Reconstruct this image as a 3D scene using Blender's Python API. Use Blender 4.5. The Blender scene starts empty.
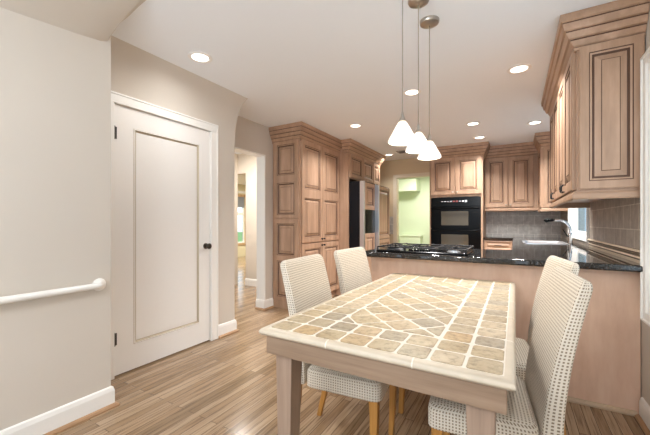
import bpy, bmesh, math, random
from mathutils import Vector, Matrix
random.seed(7)
PI = math.pi
S = bpy.context.scene
COL = S.collection

# ------------------------------------------------------------------ camera, world, lights, exposure
H = 1.16
cam_d = bpy.data.cameras.new('camera'); cam = bpy.data.objects.new('camera', cam_d); COL.objects.link(cam)
cam_d.sensor_fit = 'HORIZONTAL'; cam_d.sensor_width = 36.0; cam_d.lens = 36.0 * 325.0 / 650.0
cam_d.shift_y = 4.8 / 650.0; cam_d.clip_start = 0.02
cam.location = (0, 0, H); cam.rotation_euler = (PI / 2, 0, math.radians(30.3))
S.camera = cam

S.view_settings.view_transform = 'Standard'; S.view_settings.look = 'None'
S.view_settings.gamma = 1.0; S.view_settings.use_curve_mapping = False
S.view_settings.exposure = 0.08
S.cycles.max_bounces = 16; S.cycles.diffuse_bounces = 10; S.cycles.glossy_bounces = 6

w = bpy.data.worlds.new('daylight'); S.world = w; w.use_nodes = True
nt = w.node_tree; nt.nodes.clear()
wo = nt.nodes.new('ShaderNodeOutputWorld'); bg = nt.nodes.new('ShaderNodeBackground')
tc = nt.nodes.new('ShaderNodeTexCoord'); sp = nt.nodes.new('ShaderNodeSeparateXYZ'); cr = nt.nodes.new('ShaderNodeValToRGB')
nt.links.new(tc.outputs['Generated'], sp.inputs[0]); nt.links.new(sp.outputs['Z'], cr.inputs[0])
cr.color_ramp.elements[0].color = (0.76, 0.88, 1.0, 1); cr.color_ramp.elements[1].color = (0.86, 0.93, 1.0, 1)
cr.color_ramp.elements[1].position = 0.35
nt.links.new(cr.outputs[0], bg.inputs[0]); bg.inputs['Strength'].default_value = 2.45
nt.links.new(bg.outputs[0], wo.inputs[0])

def lamp(name, kind, loc, power, color=(1, 1, 1), size=0.1, rot=(0, 0, 0), sx=None, sy=None):
    d = bpy.data.lights.new(name, kind); d.energy = power; d.color = color
    if kind == 'AREA':
        if sx: d.shape = 'RECTANGLE'; d.size = sx; d.size_y = sy
        else: d.shape = 'DISK'; d.size = size
    else: d.shadow_soft_size = size
    o = bpy.data.objects.new(name, d); COL.objects.link(o); o.location = loc; o.rotation_euler = rot
    return o
WARM = (1.0, 0.985, 0.97)
SOFT = (1.0, 0.93, 0.84)
CEIL = 2.44
CANS = [(-2.105, 1.685), (-0.873, 3.188), (-1.82, 3.914), (-2.06, 5.92), (-0.469, 4.603), (-0.458, 5.40), (0.03, 3.152), (0.22, 4.95)]
CAN_W = [5, 17, 16, 6, 27, 22, 17, 18]
for i, (x, y) in enumerate(CANS):
    lamp('can_lamp', 'AREA', (x, y, CEIL - 0.012), CAN_W[i], WARM, 0.12).data.spread = math.radians(165 if i == 0 else 125)
lamp('green_room_lamp', 'AREA', (-1.9, 7.7, 2.40), 48, (1, 0.97, 0.9), 0.5)
lamp('rear_fill_light', 'POINT', (-0.9, -0.9, 1.95), 62, (0.94, 0.97, 1.0), 0.2)  # added fill, no fixture: unseen point light behind the camera to lift the ceiling
lamp('hall_lamp', 'AREA', (-3.7, 3.6, 2.40), 44, (1, 0.97, 0.94), 0.3)
lamp('living_room_lamp', 'AREA', (-6.0, 7.2, 2.40), 130, (1, 0.95, 0.85), 0.6)

# ------------------------------------------------------------------ materials
def hexc(h):
    h = h.lstrip('#'); v = [int(h[i:i + 2], 16) / 255 for i in (0, 2, 4)]
    return tuple((c / 12.92 if c <= 0.04045 else ((c + 0.055) / 1.055) ** 2.4) for c in v) + (1,)
def base(name, color, rough=0.5, metal=0.0, spec=0.5, coat=0.0):
    m = bpy.data.materials.new(name); m.use_nodes = True
    b = m.node_tree.nodes['Principled BSDF']
    b.inputs['Base Color'].default_value = hexc(color) if isinstance(color, str) else color
    b.inputs['Roughness'].default_value = rough; b.inputs['Metallic'].default_value = metal
    b.inputs['Specular IOR Level'].default_value = spec; b.inputs['Coat Weight'].default_value = coat
    return m, m.node_tree, b
def N(t, k, **kw):
    n = t.nodes.new(k)
    for a, v in kw.items(): setattr(n, a, v)
    return n
def coords(t, scale=(1, 1, 1), kind='Object', rot=(0, 0, 0)):
    c = N(t, 'ShaderNodeTexCoord'); mp = N(t, 'ShaderNodeMapping')
    mp.inputs['Scale'].default_value = scale; mp.inputs['Rotation'].default_value = rot
    t.links.new(c.outputs[kind], mp.inputs[0]); return mp.outputs[0]
def ramp(t, fac, stops):
    r = N(t, 'ShaderNodeValToRGB'); e = r.color_ramp.elements
    e[0].position, e[0].color = stops[0][0], hexc(stops[0][1]); e[1].position, e[1].color = stops[-1][0], hexc(stops[-1][1])
    for p, c in stops[1:-1]:
        x = e.new(p); x.color = hexc(c)
    t.links.new(fac, r.inputs[0]); return r.outputs[0]
def bump(t, b, h, strength=0.2, dist=0.002):
    n = N(t, 'ShaderNodeBump'); n.inputs['Strength'].default_value = strength; n.inputs['Distance'].default_value = dist
    t.links.new(h, n.inputs['Height']); t.links.new(n.outputs[0], b.inputs['Normal'])
def noise(t, vec, scale, detail=4, rough=0.55):
    n = N(t, 'ShaderNodeTexNoise'); n.inputs['Scale'].default_value = scale; n.inputs['Detail'].default_value = detail
    n.inputs['Roughness'].default_value = rough; t.links.new(vec, n.inputs['Vector']); return n.outputs['Fac']
def mixc(t, fac, a, b, blend='MIX'):
    n = N(t, 'ShaderNodeMix', data_type='RGBA', blend_type=blend)
    for s, v in ((0, fac), (6, a), (7, b)):
        if hasattr(v, 'is_linked') or hasattr(v, 'links'): t.links.new(v, n.inputs[s])
        else: n.inputs[s].default_value = hexc(v) if isinstance(v, str) else v
    return n.outputs[2]
def plaster(name, color, var=0.03, rough=0.85):
    m, t, b = base(name, color, rough, spec=0.25)
    v = coords(t); f = noise(t, v, 2.2, 3)
    c = hexc(color); d = tuple(x * (1 - var) for x in c[:3]) + (1,); l = tuple(min(1, x * (1 + var)) for x in c[:3]) + (1,)
    t.links.new(mixc(t, f, d, l), b.inputs['Base Color'])
    bump(t, b, noise(t, v, 90, 2), 0.12, 0.0015); return m
def wood(name, dark, mid, light, axis='Z', rough=0.42, streak=13, coat=0.0):
    m, t, b = base(name, mid, rough, spec=0.4, coat=coat)
    sc = {'Z': (streak, streak, 1.6), 'X': (1.6, streak, streak), 'Y': (streak, 1.6, streak)}[axis]
    v = coords(t, sc); f = noise(t, v, 1.0, 6, 0.62)
    v2 = coords(t, (1.3, 1.3, 1.3)); g = noise(t, v2, 2.2, 3)
    c = ramp(t, f, [(0.28, dark), (0.5, mid), (0.72, light)])
    c2 = mixc(t, g, (0.86, 0.84, 0.82, 1), (1.1, 1.1, 1.1, 1))
    t.links.new(mixc(t, 1.0, c, c2, 'MULTIPLY'), b.inputs['Base Color'])
    bump(t, b, f, 0.06, 0.001); return m
def plain(name, color, rough=0.5, metal=0.0, spec=0.5, var=0.06, scale=40):
    m, t, b = base(name, color, rough, metal, spec)
    f = noise(t, coords(t), scale, 2); c = hexc(color)
    t.links.new(mixc(t, f, tuple(x * (1 - var) for x in c[:3]) + (1,), tuple(min(1, x * (1 + var)) for x in c[:3]) + (1,)), b.inputs['Base Color'])
    return m
def emis(name, color, strength):
    m, t, b = base(name, color, 0.4)
    b.inputs['Emission Color'].default_value = hexc(color); b.inputs['Emission Strength'].default_value = strength
    return m

WALL = plaster('wall_paint', '#CEC6BB'); WALLK = plaster('kitchen_wall_paint', '#D6C3A3')
HALLW = plaster('hall_paint', '#D2C8BA'); LIVW = plaster('living_room_paint', '#D9CFAE')
CEILM = plaster('ceiling_paint', '#EEF1F5', 0.01); GREEN = plaster('green_paint', '#D4DEC6', 0.02)
TRIM = plain('white_trim_paint', '#EDEBE6', 0.4, var=0.01); DOORM = plain('white_door_paint', '#ECEAE6', 0.38, var=0.01)
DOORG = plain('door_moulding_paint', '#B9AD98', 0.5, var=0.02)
MAPLE = wood('glazed_maple', '#A0826B', '#B19178', '#C3A38B'); MAPLEH = wood('glazed_maple_rail', '#A0826B', '#B19178', '#C3A38B', 'X')
MAPLEY = wood('glazed_maple_moulding', '#A0826B', '#B19178', '#C3A38B', 'Y')
GLAZE = plain('brown_glaze', '#5A3E2E', 0.5); 
PANELW = wood('peninsula_veneer', '#D6AE93', '#E4C0A6', '#EDCFB8', 'Z', 0.45, 7)
TABLEW = wood('table_wood', '#735D4A', '#8A725D', '#9D856F', 'X', 0.5, 30); TABLEL = wood('table_leg_wood', '#84705F', '#9A8270', '#AB9480', 'Z', 0.5, 30)
OAK = wood('honey_oak', '#9A6A36', '#B4803F', '#C69350', 'Z', 0.4, 40)
SHOE = wood('oak_shoe_moulding', '#8E6C4E', '#A98562', '#B99673', 'Y', 0.45, 30)
BLACK = plain('black_gloss', '#08090A', 0.2, spec=0.12, var=0.02); BLACKG = base('black_oven_glass', '#060607', 0.2, spec=0.1)[0]
BLACKM = plain('cast_iron', '#15161A', 0.45); FRIDGEB = plain('fridge_black_side', '#0E1015', 0.4, spec=0.2)
STEEL = plain('brushed_steel', '#D5D8DD', 0.3, 1.0, var=0.01); CHROME = plain('chrome', '#DADCE0', 0.1, 1.0, var=0.01)
NICKEL = plain('brushed_nickel', '#BDB7AF', 0.28, 1.0); BRONZE = plain('dark_bronze', '#4A423A', 0.35, 0.8)
WINGLASS = base('oven_window', '#4E483D', 0.12, spec=0.2)[0]
DISPLAY = plain('panel_print', '#C9CBD0', 0.5)
VENTM = plain('vent_grille', '#9A948C', 0.5); CANTRIM = plain('can_trim', '#EFEDEA', 0.5, var=0.01)
CANLENS = emis('lamp_lens', '#FFF6E8', 5.0)
def alabaster():
    m = bpy.data.materials.new('alabaster_glass'); m.use_nodes = True; t = m.node_tree; b = t.nodes['Principled BSDF']
    b.inputs['Base Color'].default_value = (0.95, 0.93, 0.9, 1); b.inputs['Roughness'].default_value = 0.3
    b.inputs['Emission Color'].default_value = (1, 0.95, 0.88, 1); b.inputs['Emission Strength'].default_value = 0.55
    tr = N(t, 'ShaderNodeBsdfTranslucent'); tr.inputs[0].default_value = (1, 0.97, 0.93, 1)
    mx = N(t, 'ShaderNodeMixShader'); mx.inputs[0].default_value = 0.6
    t.links.new(b.outputs[0], mx.inputs[1]); t.links.new(tr.outputs[0], mx.inputs[2]); t.links.new(mx.outputs[0], t.nodes['Material Output'].inputs[0]); return m
SHADE = alabaster()
PLASTIC = plain('white_rail_enamel', '#EEECE6', 0.3, var=0.01)
WOODCAS = wood('tan_window_casing', '#A98A64', '#BFA079', '#CDB08A')
BLIND = plain('grey_roller_shade', '#83868A', 0.8)

def glass(tint=(0.95, 0.97, 0.97, 1)):
    m = bpy.data.materials.new('window_glass'); m.use_nodes = True; t = m.node_tree; t.nodes.clear()
    o = N(t, 'ShaderNodeOutputMaterial'); mx = N(t, 'ShaderNodeMixShader'); a = N(t, 'ShaderNodeBsdfTransparent'); g = N(t, 'ShaderNodeBsdfGlossy')
    g.inputs['Roughness'].default_value = 0.02; mx.inputs[0].default_value = 0.07
    a.inputs[0].default_value = tint
    t.links.new(a.outputs[0], mx.inputs[1]); t.links.new(g.outputs[0], mx.inputs[2]); t.links.new(mx.outputs[0], o.inputs[0])
    return m
GLASS = glass()

def granite():
    m, t, b = base('dark_granite', '#1E1B19', 0.045, spec=0.55)
    v = coords(t); f = noise(t, v, 130, 3, 0.7); g = noise(t, v, 45, 3, 0.6)
    c = ramp(t, f, [(0.36, '#0C0C0E'), (0.5, '#26211E'), (0.58, '#4A4540'), (0.68, '#7C8288')])
    t.links.new(mixc(t, g, c, '#17130F'), b.inputs['Base Color']); return m
GRANITE = granite()

def floor_mat():
    m, t, b = base('oak_strip_floor', '#A8835F', 0.16, spec=0.5)
    c = N(t, 'ShaderNodeTexCoord'); mp = N(t, 'ShaderNodeMapping'); mp.inputs['Rotation'].default_value = (0, 0, PI / 2)
    t.links.new(c.outputs['Object'], mp.inputs[0])
    br = N(t, 'ShaderNodeTexBrick', offset=0.37, offset_frequency=2, squash=1.0)
    br.inputs['Scale'].default_value = 1.0; br.inputs['Mortar Size'].default_value = 0.0014; br.inputs['Mortar Smooth'].default_value = 0.1
    br.inputs['Brick Width'].default_value = 0.95; br.inputs['Row Height'].default_value = 0.051; br.inputs['Bias'].default_value = 0.0
    br.inputs['Color1'].default_value = (0, 0, 0, 1); br.inputs['Color2'].default_value = (1, 1, 1, 1); br.inputs['Mortar'].default_value = (0.5, 0.5, 0.5, 1)
    t.links.new(mp.outputs[0], br.inputs['Vector'])
    tone = ramp(t, br.outputs['Color'], [(0.0, '#937C60'), (0.35, '#A48A6D'), (0.7, '#AE967A'), (1.0, '#BDA68A')])
    # grain shifted per strip
    cx = N(t, 'ShaderNodeCombineXYZ'); t.links.new(br.outputs['Color'], cx.inputs[1])
    sc = N(t, 'ShaderNodeVectorMath', operation='SCALE'); sc.inputs['Scale'].default_value = 37.0; t.links.new(cx.outputs[0], sc.inputs[0])
    ad = N(t, 'ShaderNodeVectorMath', operation='ADD'); t.links.new(c.outputs['Object'], ad.inputs[0]); t.links.new(sc.outputs[0], ad.inputs[1])
    m2 = N(t, 'ShaderNodeMapping'); m2.inputs['Scale'].default_value = (75, 3.0, 1); t.links.new(ad.outputs[0], m2.inputs[0])
    g = noise(t, m2.outputs[0], 1.0, 6, 0.65)
    gc = ramp(t, g, [(0.32, '#85766A'), (0.48, '#DED6CE'), (0.7, '#FFFFFF')])
    col = mixc(t, 0.75, tone, gc, 'MULTIPLY')
    t.links.new(mixc(t, br.outputs['Fac'], col, '#4A3728'), b.inputs['Base Color'])
    inv = N(t, 'ShaderNodeMath', operation='SUBTRACT'); inv.inputs[0].default_value = 1.0; t.links.new(br.outputs['Fac'], inv.inputs[1])
    bump(t, b, inv.outputs[0], 0.35, 0.001); return m
FLOOR = floor_mat()

def tiles_mat(name, axes, c1, c2, mortar, offs=(0, 0), size=0.157, width=0.157):
    """stone tiles on a wall: axes names the two object axes that run along and up the wall"""
    m, t, b = base(name, c1, 0.45)
    c = N(t, 'ShaderNodeTexCoord'); s = N(t, 'ShaderNodeSeparateXYZ'); k = N(t, 'ShaderNodeCombineXYZ'); t.links.new(c.outputs['Object'], s.inputs[0])
    for i, a in enumerate(axes):
        ad = N(t, 'ShaderNodeMath', operation='ADD'); ad.inputs[1].default_value = offs[i]; t.links.new(s.outputs[a], ad.inputs[0]); t.links.new(ad.outputs[0], k.inputs[i])
    br = N(t, 'ShaderNodeTexBrick', offset=0.5, offset_frequency=2)
    br.inputs['Scale'].default_value = 1.0; br.inputs['Mortar Size'].default_value = 0.0035; br.inputs['Mortar Smooth'].default_value = 0.3
    br.inputs['Brick Width'].default_value = width; br.inputs['Row Height'].default_value = size
    br.inputs['Color1'].default_value = hexc(c1); br.inputs['Color2'].default_value = hexc(c2); br.inputs['Mortar'].default_value = hexc(mortar)
    t.links.new(k.outputs[0], br.inputs['Vector'])
    f = noise(t, coords(t), 14, 5, 0.65)
    mm = ramp(t, f, [(0.3, '#C2BEBA'), (0.7, '#FFFFFF')])
    t.links.new(mixc(t, 0.8, br.outputs['Color'], mm, 'MULTIPLY'), b.inputs['Base Color'])
    inv = N(t, 'ShaderNodeMath', operation='SUBTRACT'); inv.inputs[0].default_value = 1.0; t.links.new(br.outputs['Fac'], inv.inputs[1])
    bump(t, b, inv.outputs[0], 0.4, 0.002); return m
TILE_R = tiles_mat('stone_tile_right', 'YZ', '#B3A597', '#C0B3A5', '#E6DDD0', (0.03, -0.958 + 0.157 * 4))
TILE_B = tiles_mat('stone_tile_back', 'XZ', '#C6C2BD', '#D0CBC5', '#F0ECE4', (0.03, -0.958 + 0.157 * 4))

def weave():
    """cream cloth woven with small sunken brown checks; pattern runs on the UV in metres"""
    m, t, b = base('woven_check_fabric', '#D9CDB8', 0.75, spec=0.2)
    c = N(t, 'ShaderNodeTexCoord'); s = N(t, 'ShaderNodeSeparateXYZ'); t.links.new(c.outputs['UV'], s.inputs[0])
    outs = []
    for ax, lo, hi in (('X', -0.15, 0.35), ('Y', -0.25, 0.25)):
        a = N(t, 'ShaderNodeMath', operation='MULTIPLY'); a.inputs[1].default_value = 2 * PI / 0.0115; t.links.new(s.outputs[ax], a.inputs[0])
        q = N(t, 'ShaderNodeMath', operation='SINE'); t.links.new(a.outputs[0], q.inputs[0])
        r = N(t, 'ShaderNodeMapRange', interpolation_type='SMOOTHSTEP'); r.inputs['From Min'].default_value = lo; r.inputs['From Max'].default_value = hi
        t.links.new(q.outputs[0], r.inputs['Value']); outs.append(r.outputs[0])
    p = N(t, 'ShaderNodeMath', operation='MULTIPLY'); t.links.new(outs[0], p.inputs[0]); t.links.new(outs[1], p.inputs[1])
    t.links.new(mixc(t, p.outputs[0], '#DDD3C3', '#8D7C67'), b.inputs['Base Color'])
    inv = N(t, 'ShaderNodeMath', operation='SUBTRACT'); inv.inputs[0].default_value = 1.0; t.links.new(p.outputs[0], inv.inputs[1])
    bump(t, b, inv.outputs[0], 0.6, 0.003); return m
WEAVE = weave()

def stone():
    m, t, b = base('tumbled_stone_tile', '#C9B393', 0.42)
    a = N(t, 'ShaderNodeAttribute', attribute_name='tone'); v = coords(t)
    f = noise(t, v, 38, 6, 0.7); g = noise(t, v, 12, 4, 0.6)
    c = ramp(t, a.outputs['Fac'], [(0.0, '#B5AB98'), (0.3, '#C2B59B'), (0.6, '#CBBB9C'), (0.85, '#D2C4AB'), (1.0, '#CFB48B')])
    c = mixc(t, 0.65, c, ramp(t, f, [(0.34, '#8E867A'), (0.5, '#EAE4DA'), (0.7, '#FFFFFF')]), 'MULTIPLY')
    c = mixc(t, 0.35, c, ramp(t, g, [(0.35, '#C9B18C'), (0.65, '#FFFFFF')]), 'MULTIPLY')
    t.links.new(c, b.inputs['Base Color']); bump(t, b, f, 0.25, 0.0015); return m
STONE = stone()
GROUT = plain('cream_grout', '#E6DED1', 0.7, var=0.05); RIM = plain('cream_stone_rim', '#CBBDA8', 0.45, var=0.12, scale=18)

# ------------------------------------------------------------------ mesh helpers
class MB:
    def __init__(s): s.v = []; s.f = []; s.m = []; s.uv = {}; s.tone = {}
    def vert(s, p): s.v.append(Vector(p)); return len(s.v) - 1
    def face(s, pts, m=0, uv=None, tone=None):
        idx = [p if isinstance(p, int) else s.vert(p) for p in pts]
        if uv: s.uv[len(s.f)] = uv
        if tone is not None: s.tone[len(s.f)] = tone
        s.f.append(idx); s.m.append(m); return s
    def box(s, a, b, m=0):
        x0, y0, z0 = a; x1, y1, z1 = b
        i = [s.vert(p) for p in ((x0, y0, z0), (x1, y0, z0), (x1, y1, z0), (x0, y1, z0), (x0, y0, z1), (x1, y0, z1), (x1, y1, z1), (x0, y1, z1))]
        for q in ((0, 3, 2, 1), (4, 5, 6, 7), (0, 1, 5, 4), (1, 2, 6, 5), (2, 3, 7, 6), (3, 0, 4, 7)): s.face([i[k] for k in q], m)
        return s
    def loft(s, rings, m=0, cap=True, uvs=None, capuv=None):
        ids = [[s.vert(p) for p in r] for r in rings]; n = len(ids[0])
        for a in range(len(ids) - 1):
            for k in range(n):
                k2 = (k + 1) % n
                u = None
                if uvs: u = [uvs[a][k], uvs[a][k + 1], uvs[a + 1][k + 1], uvs[a + 1][k]]
                s.face([ids[a][k], ids[a][k2], ids[a + 1][k2], ids[a + 1][k]], m, u)
        if cap:
            for r, rev in ((ids[0], True), (ids[-1], False)):
                q = list(reversed(r)) if rev else r
                s.face(q, m, [capuv(s.v[i]) for i in q] if capuv else None)
        return s
    def prism(s, poly, axis, a, b, m=0):
        def P(u, v, t): return {'X': (t, u, v), 'Y': (u, t, v), 'Z': (u, v, t)}[axis]
        s.loft([[P(u, v, a) for u, v in poly], [P(u, v, b) for u, v in poly]], m); return s
    def lathe(s, prof, c, m=0, seg=32, axis='Z', cap=True):
        rings = []
        for r, h in prof:
            ring = []
            for k in range(seg):
                t = 2 * PI * k / seg; a, b = r * math.cos(t), r * math.sin(t)
                ring.append(Vector(c) + Vector({'Z': (a, b, h), 'X': (h, a, b), 'Y': (b, h, a)}[axis]))
            rings.append(ring)
        return s.loft(rings, m, cap)
    def tube(s, pts, r, m=0, seg=12, cap=True):
        pts = [Vector(p) for p in pts]; rings = []; up = Vector((0, 0, 1))
        rr = r if isinstance(r, (list, tuple)) else [r] * len(pts)
        prev = None
        for i, p in enumerate(pts):
            d = (pts[min(i + 1, len(pts) - 1)] - pts[max(i - 1, 0)]).normalized()
            if prev is None:
                ref = up if abs(d.z) < 0.9 else Vector((1, 0, 0)); a = d.cross(ref).normalized()
            else: a = (prev - d * prev.dot(d)).normalized()
            b = d.cross(a); prev = a
            rings.append([p + (a * math.cos(2 * PI * k / seg) + b * math.sin(2 * PI * k / seg)) * rr[i] for k in range(seg)])
        return s.loft(rings, m, cap)
    def sweep(s, path, prof, mats=None, closed=False):
        """profile of (out, z) points run along an xy path with mitred corners; out is to the right of the path"""
        P = [Vector((x, y)) for x, y in path]; n = len(P); rings = []
        for i in range(n):
            def nr(a, b): d = (b - a).normalized(); return Vector((d.y, -d.x))
            n1 = nr(P[i - 1], P[i]) if (i > 0 or closed) else None
            n2 = nr(P[i], P[(i + 1) % n]) if (i < n - 1 or closed) else None
            if n1 is None: k = n2
            elif n2 is None: k = n1
            else: k = (n1 + n2) / (1 + n1.dot(n2))
            rings.append([s.vert((P[i].x + k.x * o, P[i].y + k.y * o, z)) for o, z in prof])
        L = len(prof)
        for i in range(n if closed else n - 1):
            a, b = rings[i], rings[(i + 1) % n]
            for k in range(L):
                k2 = (k + 1) % L
                s.face([a[k], b[k], b[k2], a[k2]], (mats[k] if mats else 0))
        if not closed: s.face(list(rings[0])); s.face(list(reversed(rings[-1])))
        return s
    def door(s, o, u, n, W, Ht, panels=None, t=0.02, st=0.055, edge=0.0, ig=1):
        """raised-panel door: o lower-left corner on the body, u along, n outward"""
        o, u, n = Vector(o), Vector(u), Vector(n); z = Vector((0, 0, 1))
        def P(a, b, d): return o + u * a + z * b + n * d
        if panels is None: panels = [(st, Ht - st)]
        for a in ((0, 0, W, 0), (W, 0, W, Ht), (W, Ht, 0, Ht), (0, Ht, 0, 0)):
            s.face([P(a[0], a[1], 0), P(a[2], a[3], 0), P(a[2], a[3], t), P(a[0], a[1], t)], 0)
        g = 0.006                                                    # a fine glazed step round the edge
        for a, b, c, d in (((0, 0), (W, 0), (W - g, g), (g, g)), ((W, 0), (W, Ht), (W - g, Ht - g), (W - g, g)), ((W, Ht), (0, Ht), (g, Ht - g), (W - g, Ht - g)), ((0, Ht), (0, 0), (g, g), (g, Ht - g))):
            s.face([P(*a, t), P(*b, t), P(*c, t + 0.003), P(*d, t + 0.003)], 0)
        T = t + 0.003
        s.face([P(g, g, T), P(st, g, T), P(st, Ht - g, T), P(g, Ht - g, T)]); s.face([P(W - st, g, T), P(W - g, g, T), P(W - g, Ht - g, T), P(W - st, Ht - g, T)])
        lo = g
        for (p0, p1) in panels + [(Ht - g, None)]:
            s.face([P(st, lo, T), P(W - st, lo, T), P(W - st, p0, T), P(st, p0, T)]); lo = p1
        rings = [(0, T, 0), (0.005, T - 0.005, ig), (0.015, T - 0.007, 0), (0.022, T - 0.014, ig), (0.028, T - 0.014, ig), (0.058, T - 0.003, 0), (0.062, T - 0.0005, ig)]
        k = min(1.0, (W - 2 * st) / 0.20)
        for p0, p1 in panels:
            prev = None
            for ins, d, mm in rings:
                ins *= k
                q = [P(st + ins, p0 + ins, d), P(W - st - ins, p0 + ins, d), P(W - st - ins, p1 - ins, d), P(st + ins, p1 - ins, d)]
                if prev:
                    for i in range(4): s.face([prev[i], prev[(i + 1) % 4], q[(i + 1) % 4], q[i]], mm)
                prev = q
            s.face(prev, 0)
        return s
    def build(s, name, mats, parent=None, org=None, bevel=0.0, seg=2, smooth=35, local=False, weld=True):
        mats = mats if isinstance(mats, (list, tuple)) else [mats]
        if parent is not None: O = Vector((0, 0, 0)) if local else ORG[parent.name]
        elif org is not None: O = Vector(org)
        else:
            xs = [p.x for p in s.v]; ys = [p.y for p in s.v]; O = Vector(((min(xs) + max(xs)) / 2, (min(ys) + max(ys)) / 2, min(p.z for p in s.v)))
        me = bpy.data.meshes.new(name); me.from_pydata([p - O for p in s.v], [], s.f)
        for m in mats: me.materials.append(m)
        for p, k in zip(me.polygons, s.m): p.material_index = k
        if s.uv:
            L = me.uv_layers.new(name='UVMap')
            for fi, uv in s.uv.items():
                for li, c in zip(me.polygons[fi].loop_indices, uv): L.data[li].uv = c
        if s.tone:
            A = me.attributes.new('tone', 'FLOAT', 'FACE')
            for fi, t in s.tone.items(): A.data[fi].value = t
        bm = bmesh.new(); bm.from_mesh(me)
        if weld and (not bevel or weld == 'force'): bmesh.ops.remove_doubles(bm, verts=bm.verts, dist=1e-5)
        bmesh.ops.recalc_face_normals(bm, faces=bm.faces); bm.to_mesh(me); bm.free()
        if smooth:
            me.polygons.foreach_set('use_smooth', [True] * len(me.polygons)); me.set_sharp_from_angle(angle=math.radians(smooth))
        o = bpy.data.objects.new(name, me); COL.objects.link(o)
        if parent is not None: o.parent = parent
        if parent is None: o.location = O
        ORG[o.name] = O
        if bevel:
            b = o.modifiers.new('edge', 'BEVEL'); b.width = bevel; b.segments = seg; b.limit_method = 'ANGLE'; b.angle_limit = math.radians(40); b.harden_normals = False
        return o
ORG = {}
def tag(o, label, cat, group=None):
    o['label'] = label; o['category'] = cat
    if group: o['group'] = group
    return o
def thing(name, label, cat, loc, group=None):
    o = bpy.data.objects.new(name, None); COL.objects.link(o); o.location = loc; o.empty_display_size = 0.1
    ORG[o.name] = Vector(loc); return tag(o, label, cat, group)
def struct(o): o['kind'] = 'structure'; return o
def rrect(x0, x1, y0, y1, r, n=5):
    pts = []
    for cx, cy, a in ((x1 - r, y0 + r, -PI / 2), (x1 - r, y1 - r, 0), (x0 + r, y1 - r, PI / 2), (x0 + r, y0 + r, PI)):
        for k in range(n + 1):
            t = a + PI / 2 * k / n; pts.append((cx + r * math.cos(t), cy + r * math.sin(t)))
    return pts

# ------------------------------------------------------------------ structure
LW, DW, FW, RW, BW = -2.20, -2.575, -2.87, 0.652, 6.50        # near-left wall, door wall, far-left wall, right wall, back wall
Y0 = -1.6
struct(MB().box((-9.6, Y0, -0.08), (RW + 0.2, 10.6, 0)).build('floor', FLOOR, org=(0, 0, 0), smooth=0))
struct(MB().box((-9.6, Y0, CEIL), (RW + 0.2, 10.6, CEIL + 0.1)).build('ceiling', CEILM, org=(0, 0, CEIL), smooth=0))
# near-left wall with its sloped cove against the ceiling
b = MB(); b.box((-2.9, Y0, 0), (LW, 1.088, CEIL))
secs = []
for yy, c0_, c1_, c2_ in ((Y0, 2.20, 2.30, 2.405), (0.55, 2.222, 2.325, 2.412), (0.90, 2.258, 2.345, 2.420), (1.03, 2.275, 2.365, 2.426), (1.066, 2.290, 2.375, 2.428), (1.070, 2.352, 2.392, 2.431), (1.088, 2.358, 2.394, 2.432)):
    secs.append([(x, yy, z) for x, z in ((LW - 0.02, c0_), (LW, c0_), (LW + 0.10, (c0_ + c1_) / 2 + 0.005), (LW + 0.2, c1_), (LW + 0.3, (c1_ + c2_) / 2 + 0.004), (LW + 0.4, c2_), (LW + 0.46, CEIL), (LW - 0.02, CEIL))])
b.loft(secs)
struct(b.build('wall_left', WALL, org=(-2.5, 0, 0), smooth=25))
# wall with the white door (coved to the ceiling), door hole left open
b = MB()
DY0, DY1, DZ = 1.262, 2.218, 2.075
prof = [(-2.70, 0), (DW, 0), (DW, 1.98), (DW + 0.012, 2.16), (DW + 0.045, 2.28), (DW + 0.11, 2.385), (DW + 0.19, CEIL), (-2.70, CEIL)]
top = [(-2.70, DZ), (DW + 0.006, DZ), (DW + 0.012, 2.16), (DW + 0.045, 2.28), (DW + 0.11, 2.385), (DW + 0.19, CEIL), (-2.70, CEIL)]
b.prism(prof, 'Y', 1.05, DY0); b.prism(top, 'Y', DY0, DY1); b.prism(prof, 'Y', DY1, 2.50)
struct(b.build('wall_door_side', WALL, org=(DW, 1.8, 0), smooth=40))
# far-left wall with the open passage
b = MB()
b.box((-3.0, 2.4, 0), (FW, 2.72, CEIL)); b.box((-3.0, 2.72, 2.055), (FW, 3.335, CEIL)); b.box((-3.0, 3.335, 0), (FW, BW + 0.1, CEIL))
b.box((FW, 2.4, 0), (-2.70, 2.499, CEIL))
struct(b.build('wall_far_left', WALL, org=(FW, 4, 0), smooth=0))
b = MB(); b.box((-3.008, 3.318, 0), (FW + 0.006, 3.3355, 2.040)); b.box((-3.008, 2.722, 2.040), (FW + 0.006, 3.3355, 2.0555))
struct(b.build('trim_1', TRIM, smooth=0, bevel=0.002))
# back wall with the doorway into the green room
b = MB()
GX0, GX1, GZ = -2.10, -1.30, 2.075
b.box((-3.0, BW, 0), (GX0, BW + 0.12, CEIL)); b.box((GX0, BW, GZ), (GX1, BW + 0.12, CEIL)); b.box((GX1, BW, 0), (RW + 0.2, BW + 0.12, CEIL))
struct(b.build('wall_back', WALLK, org=(0, BW, 0), smooth=0))
b = MB()
for x0, x1, z0, z1 in ((GX0 - 0.065, GX0 + 0.012, 0, GZ - 0.012), (GX1 - 0.012, GX1 + 0.03, 0, GZ - 0.012), (GX0 - 0.065, GX1 + 0.03, GZ - 0.012, GZ + 0.06)):
    b.box((x0, BW - 0.018, z0), (x1, BW + 0.0, z1))
b.box((GX0 - 0.001, BW + 0.001, 0), (GX0 + 0.010, BW + 0.125, GZ - 0.012)); b.box((GX0, BW + 0.001, GZ - 0.010), (GX1, BW + 0.125, GZ + 0.001))
struct(b.build('trim_2', plain('doorway_casing_paint', '#E2D6C0', 0.45, var=0.02), smooth=0, bevel=0.003))
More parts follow.
